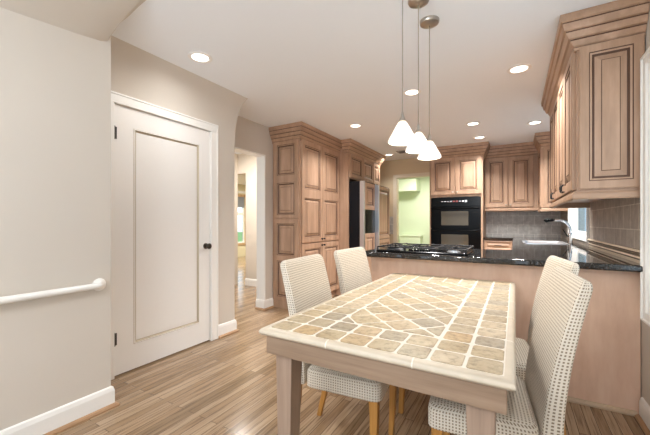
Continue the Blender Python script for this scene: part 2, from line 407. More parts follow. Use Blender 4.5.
# right wall, window hole over the sink and a second window near the camera
WY0, WY1, WZ0, WZ1 = 4.16, 5.42, 0.995, 2.08
VY0, VY1, VZ0, VZ1 = 1.30, 2.44, 0.68, 2.02
b = MB(); X0, X1 = RW, RW + 0.14
ys = [Y0, VY0, VY1, WY0, WY1, BW + 0.12]
b.box((X0, Y0, 0), (X1, VY0, CEIL)); b.box((X0, VY1, 0), (X1, WY0, CEIL)); b.box((X0, WY1, 0), (X1, BW + 0.12, CEIL))
for y0, y1, z0, z1 in ((VY0, VY1, VZ0, VZ1), (WY0, WY1, WZ0, WZ1)):
    b.box((X0, y0, 0), (X1, y1, z0)); b.box((X0, y0, z1), (X1, y1, CEIL))
struct(b.build('wall_right', WALL, org=(RW, 3, 0), smooth=0))
def window(name, y0, y1, z0, z1, case, pane):
    f = MB()
    pf = [(0, 0), (0.018, 0), (0.026, 0.010), (0.026, case - 0.016), (0.016, case - 0.006), (0, case)]   # stepped casing
    # casing as four mitred lengths
    P = lambda d, k: [(RW - d, y0 - k, z0 - k), (RW - d, y1 + k, z0 - k), (RW - d, y1 + k, z1 + k), (RW - d, y0 - k, z1 + k)]
    rings = [P(0, 0), P(0.014, 0), P(0.014, 0.02), P(0.024, 0.026), P(0.026, case - 0.014), P(0.034, case - 0.010), P(0.034, case), P(0, case)]
    ids = [[f.vert(p) for p in r] for r in rings]
    for a in range(len(ids) - 1):
        for k in range(4): f.face([ids[a][k], ids[a][(k + 1) % 4], ids[a + 1][(k + 1) % 4], ids[a + 1][k]])
    # reveal and sash
    for (a0, a1, c0, c1) in ((y0 - .0005, y0 + 0.012, z0 + .012, z1 - .012), (y1 - 0.012, y1 + .0005, z0 + .012, z1 - .012), (y0 - .0005, y1 + .0005, z0 - .0005, z0 + 0.012), (y0 - .0005, y1 + .0005, z1 - 0.012, z1 + .0005)):
        f.box((RW - 0.001, a0, c0), (RW + 0.14, a1, c1))
    o = struct(f.build(name, TRIM, org=(RW, (y0 + y1) / 2, z0), smooth=0))
    s = MB(); w_ = 0.045; zm = (z0 + z1) / 2
    for (a0, a1, c0, c1) in ((y0 + .012, y0 + .012 + w_, z0 + .012 + w_, z1 - .012 - w_), (y1 - .012 - w_, y1 - .012, z0 + .012 + w_, z1 - .012 - w_), (y0 + .012, y1 - .012, z0 + .012, z0 + .012 + w_), (y0 + .012, y1 - .012, z1 - .012 - w_, z1 - .012), (y0 + .012 + w_, y1 - .012 - w_, zm - .02, zm + .02)):
        s.box((RW + 0.05, a0, c0), (RW + 0.085, a1, c1))
    s.build('sash', TRIM, parent=o, smooth=0)
    MB().box((RW + 0.066, y0 + .03, z0 + .03), (RW + 0.070, y1 - .03, z1 - .03)).build('pane', pane, parent=o, smooth=0)
    return o
window('window_1', WY0, WY1, WZ0, WZ1, 0.03, glass((0.5, 0.55, 0.57, 1)))
window('window_2', VY0, VY1, VZ0, VZ1, 0.075, GLASS)
# stone backsplashes with a moulded ledge
b = MB(); b.box((RW - 0.010, 2.53, 0.958), (RW, WY0 - 0.03, 1.40)); b.box((RW - 0.010, WY1 + 0.03, 0.958), (RW, BW, 1.40)); b.box((RW - 0.010, WY0 - 0.03, 0.916), (RW, WY1 + 0.03, 0.965))
struct(b.build('trim_3', TILE_R, org=(0, 0, 0), smooth=0))
b = MB(); b.box((-0.46, BW - 0.010, 0.916), (RW - 0.01, BW, 1.40)); b.box((FW, BW - 0.01, 0.916), (-2.17, BW, 1.28))
struct(b.build('trim_4', TILE_B, org=(0, 0, 0), smooth=0))
b = MB(); b.sweep([(RW, WY0 - 0.03), (RW, 2.53)], [(0, 0.916), (0.012, 0.916), (0.014, 0.935), (0.020, 0.945), (0.014, 0.955), (0.014, 0.968), (0.024, 0.975), (0.028, 0.985), (0.020, 0.997), (0.0, 1.000)], [0, 0, 1, 0, 1, 0, 1, 0, 1, 0])
struct(b.build('trim_5', [plain('stone_ledge', '#C9B8A1', 0.4, var=0.12), plain('stone_ledge_groove', '#6E5D4C', 0.5)], smooth=0))
# baseboards
BB = [(0, 0), (0.016, 0), (0.016, 0.10), (0.010, 0.122), (0, 0.128)]
SH = [(0, 0), (0.036, 0), (0.036, 0.008), (0.030, 0.016), (0.016, 0.022), (0, 0.022)]
def baseboard(name, path, shoe=True):
    o = struct(MB().sweep(path, BB).build(name, TRIM, smooth=0))
    if shoe: MB().sweep(path, SH).build('shoe_moulding', SHOE, parent=o, smooth=0)
baseboard('baseboard_left', [(LW, Y0), (LW, 1.088), (LW - 0.25, 1.088)])
baseboard('baseboard_door_side', [(DW, 2.266), (DW, 2.50), (DW - 0.1, 2.50)])
baseboard('baseboard_far_left', [(-3.008, 3.318), (FW, 3.318), (FW, 3.485)])
baseboard('baseboard_right', [(RW, 2.605), (RW, Y0)])
# hall and living room seen through the passage
b = MB(); b.box((-4.30, 4.45, 0), (-3.0, 4.55, CEIL)); b.box((-5.35, 4.45, 2.07), (-4.30, 4.55, CEIL)); b.box((-9.6, 4.45, 0), (-5.35, 4.55, CEIL))
struct(b.build('wall_hall', HALLW, org=(-4, 4.45, 0), smooth=0))
baseboard('baseboard_hall', [(-4.30, 4.45), (-3.0, 4.45)], False)
struct(MB().box((-4.6, 1.0, 0), (-4.5, 4.45, CEIL)).build('wall_hall_side', HALLW, smooth=0))
LX = -8.0; a0, a1, c0, c1 = 7.70, 8.24, 0.46, 2.02
b = MB(); b.box((LX - .12, 4.5, 0), (LX, a0, CEIL)); b.box((LX - .12, a1, 0), (LX, 10.4, CEIL)); b.box((LX - .12, a0, 0), (LX, a1, c0)); b.box((LX - .12, a0, c1), (LX, a1, CEIL))
struct(b.build('wall_living_room', LIVW, org=(LX, 8, 0), smooth=0))
b = MB()
for q in ((a0 - .08, a0, c0 - .08, c1 + .08), (a1, a1 + .08, c0 - .08, c1 + .08), (a0, a1, c0 - .08, c0), (a0, a1, c1, c1 + .08)): b.box((LX, q[0], q[2]), (LX + .025, q[1], q[3]))
wn = struct(b.build('window_3', WOODCAS, org=(LX, 7.97, c0), smooth=0))
b = MB()
for q in ((a0, a0 + .04, c0 + .04, c1 - .04), (a1 - .04, a1, c0 + .04, c1 - .04), (a0, a1, c0, c0 + .04), (a0 + .04, a1 - .04, 1.40, 1.50), (a0, a1, c1 - .04, c1)): b.box((LX - .07, q[0], q[2]), (LX - .03, q[1], q[3]))
b.build('sash', TRIM, parent=wn, smooth=0)
MB().box((LX - .052, a0, c0), (LX - .048, a1, c1)).build('pane', GLASS, parent=wn, smooth=0)
MB().box((LX - .028, a0 + .01, 1.66), (LX - .02, a1 - .01, c1)).build('roller_shade', BLIND, parent=wn, smooth=0)
struct(MB().box((-9.6, 10.3, 0), (-2.9, 10.4, CEIL)).build('wall_living_room_end', LIVW, smooth=0))
b = MB().sweep([(LX, 4.55), (LX, 10.3)], [(0, 2.14), (0.02, 2.14), (0.03, 2.20), (0, 2.22)])
struct(b.build('trim_6', TRIM, smooth=0))
lawn = plain('grass', '#5E8A4A', 0.9, var=0.3, scale=8)
o = MB().box((-40, -6, -0.5), (-9.7, 40, -0.45)).build('lawn', lawn, smooth=0); struct(o)
# green room
b = MB(); b.box((-3.6, 8.95, 0), (-0.2, 9.05, CEIL)); b.box((-3.6, BW + .12, 0), (-3.5, 8.95, CEIL)); b.box((-0.3, BW + .12, 0), (-0.2, 8.95, CEIL)); b.box((-3.5, BW + 0.121, 0), (-2.17, BW + 0.13, CEIL)); b.box((-3.5, 8.5, 1.99), (-2.22, 8.95, 2.30)) 
struct(b.build('wall_green_room', GREEN, org=(-2, 8.95, 0), smooth=0))

HINGE = plain('dark_hinge', '#3A332D', 0.5)
# white door with one framed panel
d = MB(); x = DW - 0.006
ly0, ly1, lz0, lz1 = 1.297, 2.178, 0.012, 2.045
def ring_faces(b, rects, mats):
    prev = None
    for (ya, yb, za, zb, xx), mm in zip(rects, mats):
        q = [Vector((xx, ya, za)), Vector((xx, yb, za)), Vector((xx, yb, zb)), Vector((xx, ya, zb))]
        if prev:
            for i in range(4): b.face([prev[i], prev[(i + 1) % 4], q[(i + 1) % 4], q[i]], mm)
        prev = q
    b.face(prev, 0)
py0, py1, pz0, pz1 = 1.443, 2.06, 0.205, 1.895
def inset(k, xx): return (py0 + k, py1 - k, pz0 + k, pz1 - k, xx)
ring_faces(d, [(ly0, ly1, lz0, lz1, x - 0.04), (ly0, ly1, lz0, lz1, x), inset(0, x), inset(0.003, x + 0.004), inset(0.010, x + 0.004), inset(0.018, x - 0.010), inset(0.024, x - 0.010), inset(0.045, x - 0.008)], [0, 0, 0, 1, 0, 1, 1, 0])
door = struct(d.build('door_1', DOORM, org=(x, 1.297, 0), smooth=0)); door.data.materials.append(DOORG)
k = MB(); kc = (x, 2.129, 0.931)
k.lathe([(0.001, -0.002), (0.028, 0), (0.028, 0.006), (0.013, 0.010), (0.010, 0.03), (0.020, 0.036), (0.027, 0.046), (0.027, 0.056), (0.018, 0.066), (0.001, 0.068)], kc, axis='X', seg=24)
k.build('door_knob', BRONZE, parent=door)
for zc in (1.83, 0.285):
    h = MB(); h.box((x - 0.002, 1.290, zc - 0.045), (x + 0.006, 1.316, zc + 0.045)); h.lathe([(0.001, -0.05), (0.006, -0.048), (0.006, 0.048), (0.001, 0.05)], (x + 0.010, 1.297, zc), seg=10)
    h.build('hinge', HINGE, parent=door)
b = MB()
for (q0, q1, z0, z1) in ((1.2275, 1.292, 0, 2.05), (2.183, 2.262, 0, 2.05), (1.2275, 2.262, 2.05, 2.115)):
    b.box((DW - 0.06, q0, z0), (DW + 0.016, q1, z1))
for (q0, q1, z0, z1) in ((1.225, 1.24, 0, 2.112), (2.249, 2.265, 0, 2.112), (1.225, 2.265, 2.112, 2.127)):
    b.box((DW - 0.01, q0, z0), (DW + 0.022, q1, z1))
struct(b.build('trim_7', TRIM, smooth=0, bevel=0.003))

# ------------------------------------------------------------------ cabinets
CROWN = [(0, 2.232), (0.012, 2.232), (0.016, 2.248), (0.010, 2.253), (0.020, 2.260), (0.034, 2.288), (0.033, 2.296), (0.046, 2.300), (0.060, 2.333), (0.059, 2.341), (0.070, 2.345), (0.079, 2.383), (0.078, 2.391), (0.088, 2.397), (0.091, 2.438), (0, 2.438)]
CRM = [0, 0, 1, 0, 0, 1, 0, 0, 1, 0, 0, 1, 0, 0, 0, 0]
def crown(root, path): return MB().sweep(path, CROWN, CRM).build('crown_moulding', [MAPLEY, GLAZE], parent=root, smooth=0)
LRAIL = [(0, 0), (0.016, 0.0), (0.022, 0.010), (0.022, 0.034), (0.012, 0.046), (0.012, 0.052), (0, 0.052)]
def knob(parent, p, n, mat=BRONZE):
    p = Vector(p); n = Vector(n); MB().tube([p, p + n * 0.012, p + n * 0.014, p + n * 0.026, p + n * 0.03], [0.005, 0.005, 0.013, 0.013, 0.006], seg=12).build('knob', mat, parent=parent)
def pull(parent, p, n, u, L=0.09, mat=BRONZE, name='handle'):
    p = Vector(p); n = Vector(n); u = Vector(u)
    MB().tube([p - u * L / 2, p - u * L / 2 + n * 0.012, p - u * L * .36 + n * 0.018, p + u * L * .36 + n * 0.018, p + u * L / 2 + n * 0.012, p + u * L / 2], [0.005, 0.004, 0.005, 0.005, 0.004, 0.005], seg=10).build(name, mat, parent=parent)
UX, UY, NX, NY = (1, 0, 0), (0, 1, 0), (1, 0, 0), (0, -1, 0)

# pantry, tall double-door cabinet
PX, PY0, PY1 = -2.42, 3.49, 4.565
r = thing('pantry_cabinet', 'tall maple pantry cabinet with four double-panel doors, left of the refrigerator', 'cabinet', (-2.65, 4.03, 0))
b = MB(); b.box((FW + 0.003, PY0, 0.10), (PX, PY1, 2.43)); b.box((FW + 0.003, PY0 + 0.0, 0.0), (PX - 0.05, PY1, 0.10))
b.build('body', [MAPLE], parent=r, smooth=0, bevel=0.002)
crown(r, [(FW + 0.003, PY0), (PX, PY0), (PX, PY1)])
MB().door((FW + 0.03, PY0, 1.215), UX, NY, 0.405, 1.035, [(0.045, 0.475), (0.575, 0.985)], t=0.013).build('side_panel', [MAPLE, GLAZE], parent=r, smooth=0)
MB().door((FW + 0.03, PY0, 0.115), UX, NY, 0.405, 1.085, [(0.045, 0.53), (0.60, 1.03)], t=0.013).build('side_panel', [MAPLE, GLAZE], parent=r, smooth=0)
mid = (PY0 + 0.02 + PY1 - 0.015) / 2
for y0, y1, hs in ((PY0 + 0.025, mid - 0.003, 1), (mid + 0.003, PY1 - 0.02, 0)):
    W = y1 - y0
    dd = MB().door((PX, y0, 0.885), UY, NX, W, 1.365, [(0.065, 0.60), (0.72, 1.30)]).build('door', [MAPLE, GLAZE], parent=r, smooth=0)
    yk = y1 - 0.03 if hs else y0 + 0.03
    knob(dd, (PX + 0.023, yk, 0.925), NX, BLACKM)
    dd = MB().door((PX, y0, 0.115), UY, NX, W, 0.755, [(0.07, 0.685)]).build('door', [MAPLE, GLAZE], parent=r, smooth=0)
    knob(dd, (PX + 0.023, yk, 0.835), NX, BLACKM)

# refrigerator surround with upper doors
FX, FY0, FY1 = -2.25, 4.568, 5.93
r = thing('refrigerator_surround', 'maple cabinet surround with upper doors framing the black-sided refrigerator', 'cabinet', (-2.55, 5.25, 0))
b = MB(); b.box((FW + 0.003, FY0, 0), (FX, FY0 + 0.035, 2.43)); b.box((FW + 0.003, FY1 - 0.035, 0), (FX, FY1, 2.43)); b.box((FW + 0.003, FY0 + 0.035, 1.85), (FX, FY1 - 0.035, 2.43))
b.build('body', [MAPLE], parent=r, smooth=0, bevel=0.002)
crown(r, [(PX + 0.094, FY0), (FX, FY0), (FX, FY1), (FW + 0.003, FY1)])
for y0, y1 in ((4.60, 5.08), (5.10, 5.56), (5.58, 5.90)):
    MB().door((FX, y0, 1.87), UY, NX, y1 - y0, 0.375, st=0.05).build('door', [MAPLE, GLAZE], parent=r, smooth=0)
# refrigerator
RX, RY0, RY1 = -2.02, 4.61, 5.83
r = thing('refrigerator', 'built-in refrigerator with black side, maple door panels and steel handles', 'refrigerator', (-2.4, 5.22, 0))
MB().box((FW + 0.02, RY0, 0.02), (RX - 0.05, RY1, 1.80)).build('body', [FRIDGEB], parent=r, smooth=0, bevel=0.004)
def fridge_door(y0, y1, disp):
    b = MB().box((RX - 0.048, y0, 0.10), (RX, y1, 1.80)); dd = b.build('freezer_door' if disp else 'refrigerator_door', [FRIDGEB], parent=r, smooth=0, bevel=0.003)
    dd['label'] = 'freezer door with black dispenser recess' if disp else 'tall refrigerator door with maple panel'
    rngs = ((0.12, 0.985), (1.36, 1.785)) if disp else ((0.12, 0.86), (0.87, 1.785))
    for z0, z1 in rngs:
        MB().door((RX, y0 + 0.05, z0), UY, NX, y1 - y0 - 0.07, z1 - z0, st=0.06, t=0.012).build('wood_panel', [MAPLE, GLAZE], parent=dd, smooth=0)
    if disp:
        q = MB(); q.box((RX, y0 + 0.05, 0.985), (RX + 0.014, y1 - 0.02, 1.36)); q.box((RX + 0.014, y0 + 0.12, 1.02), (RX + 0.02, y0 + 0.17, 1.30)); q.build('dispenser', [BLACK], parent=dd, smooth=0, bevel=0.003)
    return dd
d1 = fridge_door(RY0, 5.095, True); d2 = fridge_door(5.105, RY1, False)
MB().box((RX - 0.05, RY0 - 0.004, 0.10), (RX + 0.02, RY0 + 0.045, 1.80)).build('edge_trim', [STEEL], parent=d1, smooth=0, bevel=0.003)
hm = MB(); hm.box((RX, 5.105, 0.2), (RX + 0.012, 5.15, 1.80)); hm.box((RX + 0.01, 5.10, 0.22), (RX + 0.075, 5.13, 1.78)); hm.build('handle', [STEEL], parent=d2, smooth=0, bevel=0.006)

# small base cabinet in the back-left corner
r = thing('base_cabinet', 'small maple base cabinet with dark top in the corner beside the doorway', 'cabinet', (-2.55, 6.2, 0))
MB().box((FW + 0.003, FY1 + 0.003, 0), (-2.26, BW - 0.012, 0.875)).build('body', [MAPLE], parent=r, smooth=0, bevel=0.002)
MB().box((FW + 0.003, FY1 + 0.003, 0.875), (-2.225, BW - 0.012, 0.915)).build('top', [GRANITE], parent=r, smooth=0, bevel=0.006)
dd = MB().door((-2.26, FY1 + 0.02, 0.70), UY, NX, 0.52, 0.155, st=0.035).build('drawer', [MAPLE, GLAZE], parent=r, smooth=0)
knob(dd, (-2.237, FY1 + 0.28, 0.778), NX)
MB().door((-2.26, FY1 + 0.02, 0.11), UY, NX, 0.52, 0.58).build('door', [MAPLE, GLAZE], parent=r, smooth=0)

# oven tower
TX0, TX1, TY = -1.285, -0.447, 5.82
r = thing('oven_cabinet', 'tall maple oven tower with two upper doors around the black double oven', 'cabinet', (-0.86, 6.15, 0))
b = MB(); b.box((TX0, TY, 0), (TX0 + 0.035, BW - 0.012, 2.43)); b.box((TX1 - 0.035, TY, 0), (TX1, BW - 0.012, 2.43)); b.box((TX0 + .035, TY, 1.585), (TX1 - .035, BW - 0.012, 2.43)); b.box((TX0 + .035, TY, 0), (TX1 - .035, BW - 0.012, 0.34)); b.box((TX0 + .035, BW - .04, 0.34), (TX1 - .035, BW - .02, 1.585))
b.build('body', [MAPLE], parent=r, smooth=0)
crown(r, [(TX0, BW - 0.012), (TX0, TY), (TX1, TY), (TX1, 6.105)])
for x0, x1, sd in ((TX0 + 0.02, -0.872, 1), (-0.862, TX1 - 0.02, 0)):
    dd = MB().door((x0, TY, 1.625), UX, NY, x1 - x0, 0.625, st=0.06).build('door', [MAPLE, GLAZE], parent=r, smooth=0)
    knob(dd, (x1 - 0.03 if sd else x0 + 0.03, TY - 0.023, 1.665), NY, NICKEL)
r = thing('wall_oven', 'black double wall oven with two windowed doors, built into the maple tower', 'oven', (-0.866, 6.1, 0.345))
ox0, ox1 = TX0 + 0.037, TX1 - 0.037
MB().box((ox0, TY + 0.002, 0.345), (ox1, BW - 0.05, 1.58)).build('body', [BLACK], parent=r, smooth=0)
cp = MB().box((ox0 - 0.01, TY - 0.022, 1.425), (ox1 + 0.01, TY + 0.002, 1.585)).build('control_panel', [BLACK], parent=r, smooth=0, bevel=0.004)
for i in range(9):                                              # small white key print and clock
    xx = ox0 + 0.16 + i * 0.047
    hgt = (0.010, 0.014, 0.010, 0.016, 0.022, 0.024, 0.012, 0.022, 0.034)[i]
    MB().box((xx, TY - 0.0235, 1.512 - hgt / 2), (xx + 0.032, TY - 0.022, 1.512 + hgt / 2)).build('key_print' if i not in (4, 5) else 'clock_display', [DISPLAY if i not in (4, 5) else plain('clock_glow', '#8E4A48', 0.4)], parent=cp, smooth=0)
for z0, z1, w0, w1 in ((1.06, 1.42, 1.11, 1.345), (0.40, 1.05, 0.62, 0.955)):
    dd = MB().box((ox0 - 0.01, TY - 0.03, z0), (ox1 + 0.01, TY + 0.002, z1)).build('oven_door', [BLACKG], parent=r, smooth=0, bevel=0.004)
    MB().box((-1.085, TY - 0.032, w0), (-0.66, TY - 0.029, w1)).build('oven_window', [WINGLASS], parent=dd, smooth=0)
    zz = z1 - 0.028
    h = MB(); h.tube([(ox0 + 0.02, TY - 0.068, zz), (ox1 - 0.02, TY - 0.068, zz)], 0.012, seg=12)
    for xx in (ox0 + 0.05, ox1 - 0.05): h.box((xx - 0.012, TY - 0.066, zz - 0.01), (xx + 0.012, TY - 0.028, zz + 0.01))
    h.build('handle', [BLACK], parent=dd)

# back wall uppers
CY = 6.20
r = thing('upper_cabinet', 'maple wall cabinet with two wide raised-panel doors right of the oven', 'cabinet', (-0.05, 6.35, 1.37))
MB().box((TX1 + 0.004, CY, 1.395), (RW - 0.003, BW - 0.012, 2.43)).build('body', [MAPLE], parent=r, smooth=0)
crown(r, [(TX1 + 0.004, CY), (RW - 0.003, CY)])
MB().sweep([(TX1 + 0.004, CY), (RW - 0.003, CY)], [(o, z + 1.345) for o, z in LRAIL]).build('light_rail', [MAPLEH], parent=r, smooth=0)
for x0, x1, sd in ((TX1 + 0.01, -0.10, 1), (-0.09, 0.255, 0)):
    dd = MB().door((x0, CY, 1.41), UX, NY, x1 - x0, 0.835, st=0.06).build('door', [MAPLE, GLAZE], parent=r, smooth=0)
    knob(dd, (x1 - 0.03 if sd else x0 + 0.03, CY - 0.023, 1.45), NY, NICKEL)
# corner upper on the right wall
r = thing('upper_cabinet', 'narrow pale-ended maple wall cabinet in the back right corner beyond the sink', 'cabinet', (0.48, 6.05, 1.34))
MB().box((0.34, 5.62, 1.36), (RW - 0.003, 6.10, 2.43)).build('body', [MAPLE], parent=r, smooth=0)
crown(r, [(0.34, 6.10), (0.34, 5.62), (RW - 0.003, 5.62)])
MB().sweep([(0.34, 6.10), (0.34, 5.62), (RW - 0.003, 5.62)], [(o, z + 1.315) for o, z in LRAIL]).build('light_rail', [MAPLEH], parent=r, smooth=0)
MB().door((0.352, 5.62, 1.375), UX, NY, 0.27, 0.865, t=0.013, st=0.045).build('end_panel', [MAPLE, GLAZE], parent=r, smooth=0)
MB().door((0.34, 6.095, 1.375), (0, -1, 0), (-1, 0, 0), 0.47, 0.865).build('door', [MAPLE, GLAZE], parent=r, smooth=0)

# near right wall cabinet with end panel
QX, QY0, QY1 = 0.333, 2.555, 4.08
r = thing('upper_cabinet', 'large maple wall cabinet with raised end panel above the tiled right wall', 'cabinet', (0.48, 3.3, 1.3))
MB().box((QX, QY0, 1.355), (RW - 0.003, QY1, 2.43)).build('body', [MAPLE], parent=r, smooth=0, bevel=0.002)
crown(r, [(RW - 0.003, QY1), (QX, QY1), (QX, QY0), (RW - 0.003, QY0)])
MB().sweep([(RW - 0.003, QY1), (QX, QY1), (QX, QY0), (RW - 0.003, QY0)], [(o, z + 1.303) for o, z in LRAIL]).build('light_rail', [MAPLEH], parent=r, smooth=0)
MB().door((QX + 0.012, QY0, 1.365), UX, NY, RW - 0.006 - QX - 0.012, 0.885, t=0.013, st=0.048).build('end_panel', [MAPLE, GLAZE], parent=r, smooth=0)
n = 4; wd = (QY1 - QY0 - 0.03) / n
for i in range(n):
    y1 = QY1 - 0.015 - i * wd
    dd = MB().door((QX, y1, 1.365), (0, -1, 0), (-1, 0, 0), wd - 0.006, 0.885).build('door', [MAPLE, GLAZE], parent=r, smooth=0)
    pull(dd, (QX - 0.023, y1 - wd + 0.04 if i % 2 == 0 else y1 - 0.035, 1.405), (-1, 0, 0), (0, 0, 1), 0.05, BLACKM)

# peninsula base with flat veneer panel, sink run, back run
r = thing('peninsula_cabinet', 'pinkish maple peninsula base with flat veneer face below the dark countertop', 'cabinet', (-0.22, 2.95, 0))
MB().box((-1.075, 2.622, 0), (RW - 0.004, 3.26, 0.873)).build('body', [PANELW], parent=r, smooth=0, bevel=0.003)
MB().sweep([(-1.075, 3.26), (-1.075, 2.622), (RW - 0.02, 2.622)], [(0, 0), (0.014, 0), (0.016, 0.012), (0.010, 0.026), (0, 0.030)]).build('toe_moulding', [plain('light_oak_moulding', '#C9AE90', 0.45)], parent=r, smooth=0)
r = thing('sink_cabinet', 'maple base cabinet under the sink along the right wall', 'cabinet', (0.32, 4.9, 0))
MB().box((0.02, 3.265, 0.0), (RW - 0.004, BW - 0.012, 0.66)).build('body', [MAPLE], parent=r, smooth=0)
b = MB(); b.box((0.0, 3.265, 0.0), (0.019, BW - 0.012, 0.873)); b.build('front', [MAPLE], parent=r, smooth=0)
r = thing('base_cabinet', 'maple drawer base cabinet under the dark counter right of the oven tower', 'cabinet', (-0.23, 6.2, 0))
MB().box((TX1 + 0.004, 5.92, 0), (-0.004, BW - 0.012, 0.873)).build('body', [MAPLE], parent=r, smooth=0)
dd = MB().door((TX1 + 0.015, 5.92, 0.715), UX, NY, 0.40, 0.145, st=0.012, ig=0, panels=[(0.012, 0.133)]).build('drawer', [MAPLEH, GLAZE], parent=r, smooth=0)
pull(dd, (-0.235, 5.897, 0.79), NY, UX, 0.10, BLACKM)
MB().door((TX1 + 0.015, 5.92, 0.11), UX, NY, 0.40, 0.59).build('door', [MAPLE, GLAZE], parent=r, smooth=0)

# continuous dark countertop
SX0, SX1, SY0, SY1 = 0.10, 0.50, 4.40, 5.05
xs = [-1.13, TX1 + 0.004, -0.028, SX0, SX1, RW - 0.003]; ys = [2.50, 3.29, SY0, SY1, 5.885, BW - 0.011]
b = MB(); bmx = bmesh.new(); vs = {}
def inside(x, y):
    if SX0 < x < SX1 and SY0 < y < SY1: return False
    return y < 3.29 or x > -0.028 or (y > 5.885 and x > TX1)
for i in range(5):
    for j in range(5):
        if inside((xs[i] + xs[i + 1]) / 2, (ys[j] + ys[j + 1]) / 2):
            q = [(xs[i], ys[j]), (xs[i + 1], ys[j]), (xs[i + 1], ys[j + 1]), (xs[i], ys[j + 1])]
            bmx.faces.new([vs.setdefault(p, None) or vs.__setitem__(p, bmx.verts.new((p[0], p[1], 0.874))) or vs[p] for p in q])
ex = bmesh.ops.extrude_face_region(bmx, geom=list(bmx.faces))
bmesh.ops.translate(bmx, verts=[v for v in ex['geom'] if isinstance(v, bmesh.types.BMVert)], vec=(0, 0, 0.041))
bmx.verts.index_update()
for f in bmx.faces: b.face([tuple(v.co) for v in f.verts])
bmx.free()
tag(b.build('countertop', [GRANITE], bevel=0.012, seg=3, smooth=40, weld='force'), 'continuous dark speckled granite countertop on the peninsula and kitchen cabinets', 'countertop')

# sink and faucet
r = thing('sink', 'stainless steel sink basin with a bright rim, set in the counter under the window', 'sink', ((SX0 + SX1) / 2, (SY0 + SY1) / 2, 0.70))
b = MB(); rings = []
for k, z in ((-0.018, 0.9155), (-0.018, 0.920), (0.004, 0.922), (0.012, 0.905), (0.02, 0.74), (0.05, 0.715)):
    rings.append([(px, py, z) for px, py in rrect(SX0 + k, SX1 - k, SY0 + k, SY1 - k, 0.04)])
b.loft(rings, cap=False); n_ = len(rings[0]); b.face([Vector(p) for p in rings[-1]])
b.build('basin', [STEEL], parent=r)
MB().lathe([(0.001, 0.7155), (0.04, 0.7155), (0.04, 0.719), (0.02, 0.717), (0.001, 0.717)], ((SX0 + SX1) / 2, (SY0 + SY1) / 2, 0), seg=20).build('drain', [CHROME], parent=r)
fx, fy = 0.565, 4.78
r = thing('faucet', 'chrome arched kitchen faucet with black spray tip behind the sink', 'faucet', (fx, fy, 0.916))
MB().lathe([(0.001, 0.9165), (0.03, 0.9165), (0.028, 0.93), (0.021, 0.95), (0.020, 1.03), (0.016, 1.04), (0.001, 1.042)], (fx, fy, 0)).build('base', [CHROME], parent=r)
arc = [(fx, fy, 1.03)]
for i in range(13):
    t = PI / 2 * i / 12; arc.append((fx - 0.115 * (1 - math.cos(t)) - 0.0, fy, 1.06 + 0.125 * math.sin(t)))
arc.append((fx - 0.15, fy, 1.188))
MB().tube(arc, 0.014, seg=14).build('spout', [CHROME], parent=r)
MB().tube([(fx - 0.15, fy, 1.188), (fx - 0.175, fy, 1.189), (fx - 0.225, fy, 1.184), (fx - 0.245, fy, 1.175), (fx - 0.25, fy, 1.168)], [0.0145, 0.019, 0.022, 0.022, 0.016], seg=14).build('spray_tip', [BLACK], parent=r)
MB().tube([(fx, fy, 0.985), (fx - 0.03, fy - 0.01, 1.0), (fx - 0.075, fy - 0.02, 1.075)], [0.010, 0.008, 0.006], seg=10).build('lever', [BLACK], parent=r)

# gas cooktop
kx, ky = -0.655, 2.83
r = thing('cooktop', 'black gas cooktop with cast iron grates set into the peninsula counter', 'cooktop', (kx, ky, 0.916))
MB().loft([[(px, py, z) for px, py in rrect(kx - 0.355 + k, kx + 0.355 - k, ky - 0.26 + k, ky + 0.26 - k, 0.02)] for k, z in ((0, 0.9165), (0, 0.924), (0.01, 0.930), (0.03, 0.926))]).build('glass_top', [BLACK], parent=r)
for cx, cy, rr in ((-0.25, -0.12, 0.045), (-0.25, 0.12, 0.038), (0, 0.02, 0.052), (0.24, -0.12, 0.038), (0.24, 0.12, 0.045)):
    MB().lathe([(0.001, 0.926), (rr + 0.012, 0.926), (rr + 0.01, 0.932), (rr, 0.936), (rr, 0.944), (rr - 0.008, 0.948), (0.001, 0.948)], (kx + cx, ky + cy, 0), seg=24).build('burner', [STEEL if rr < 0.04 else BLACKM], parent=r)
for gx0, gx1 in ((-0.345, -0.12), (-0.11, 0.11), (0.12, 0.345)):
    g = MB(); zt = 0.955
    def bar(p, q, s_=0.0055):
        g.tube([p, q], s_, seg=6)
    A = [(kx + gx0, ky - 0.235), (kx + gx1, ky - 0.235), (kx + gx1, ky + 0.235), (kx + gx0, ky + 0.235)]
    for i in range(4):
        p, q = A[i], A[(i + 1) % 4]; bar((*p, zt), (*q, zt)); bar((*p, zt), (*p, 0.925))
    bar((kx + gx0, ky, zt), (kx + gx1, ky, zt)); mx_ = kx + (gx0 + gx1) / 2
    for yy in (ky - 0.12, ky + 0.12):
        bar((kx + gx0, yy, zt + .004), (mx_ - 0.035, yy, zt + .004)); bar((mx_ + 0.035, yy, zt + .004), (kx + gx1, yy, zt + .004)); bar((mx_, yy - 0.115, zt + .004), (mx_, yy - 0.035, zt + .004)); bar((mx_, yy + 0.035, zt + .004), (mx_, yy + 0.115, zt + .004))
    g.build('grate', [BLACKM], parent=r)
for i in range(4):
    MB().lathe([(0.001, 0.926), (0.02, 0.926), (0.018, 0.946), (0.001, 0.948)], (kx - 0.06 + i * 0.045 - 0.01, ky - 0.215, 0), seg=16).build('knob', [BLACK], parent=r)

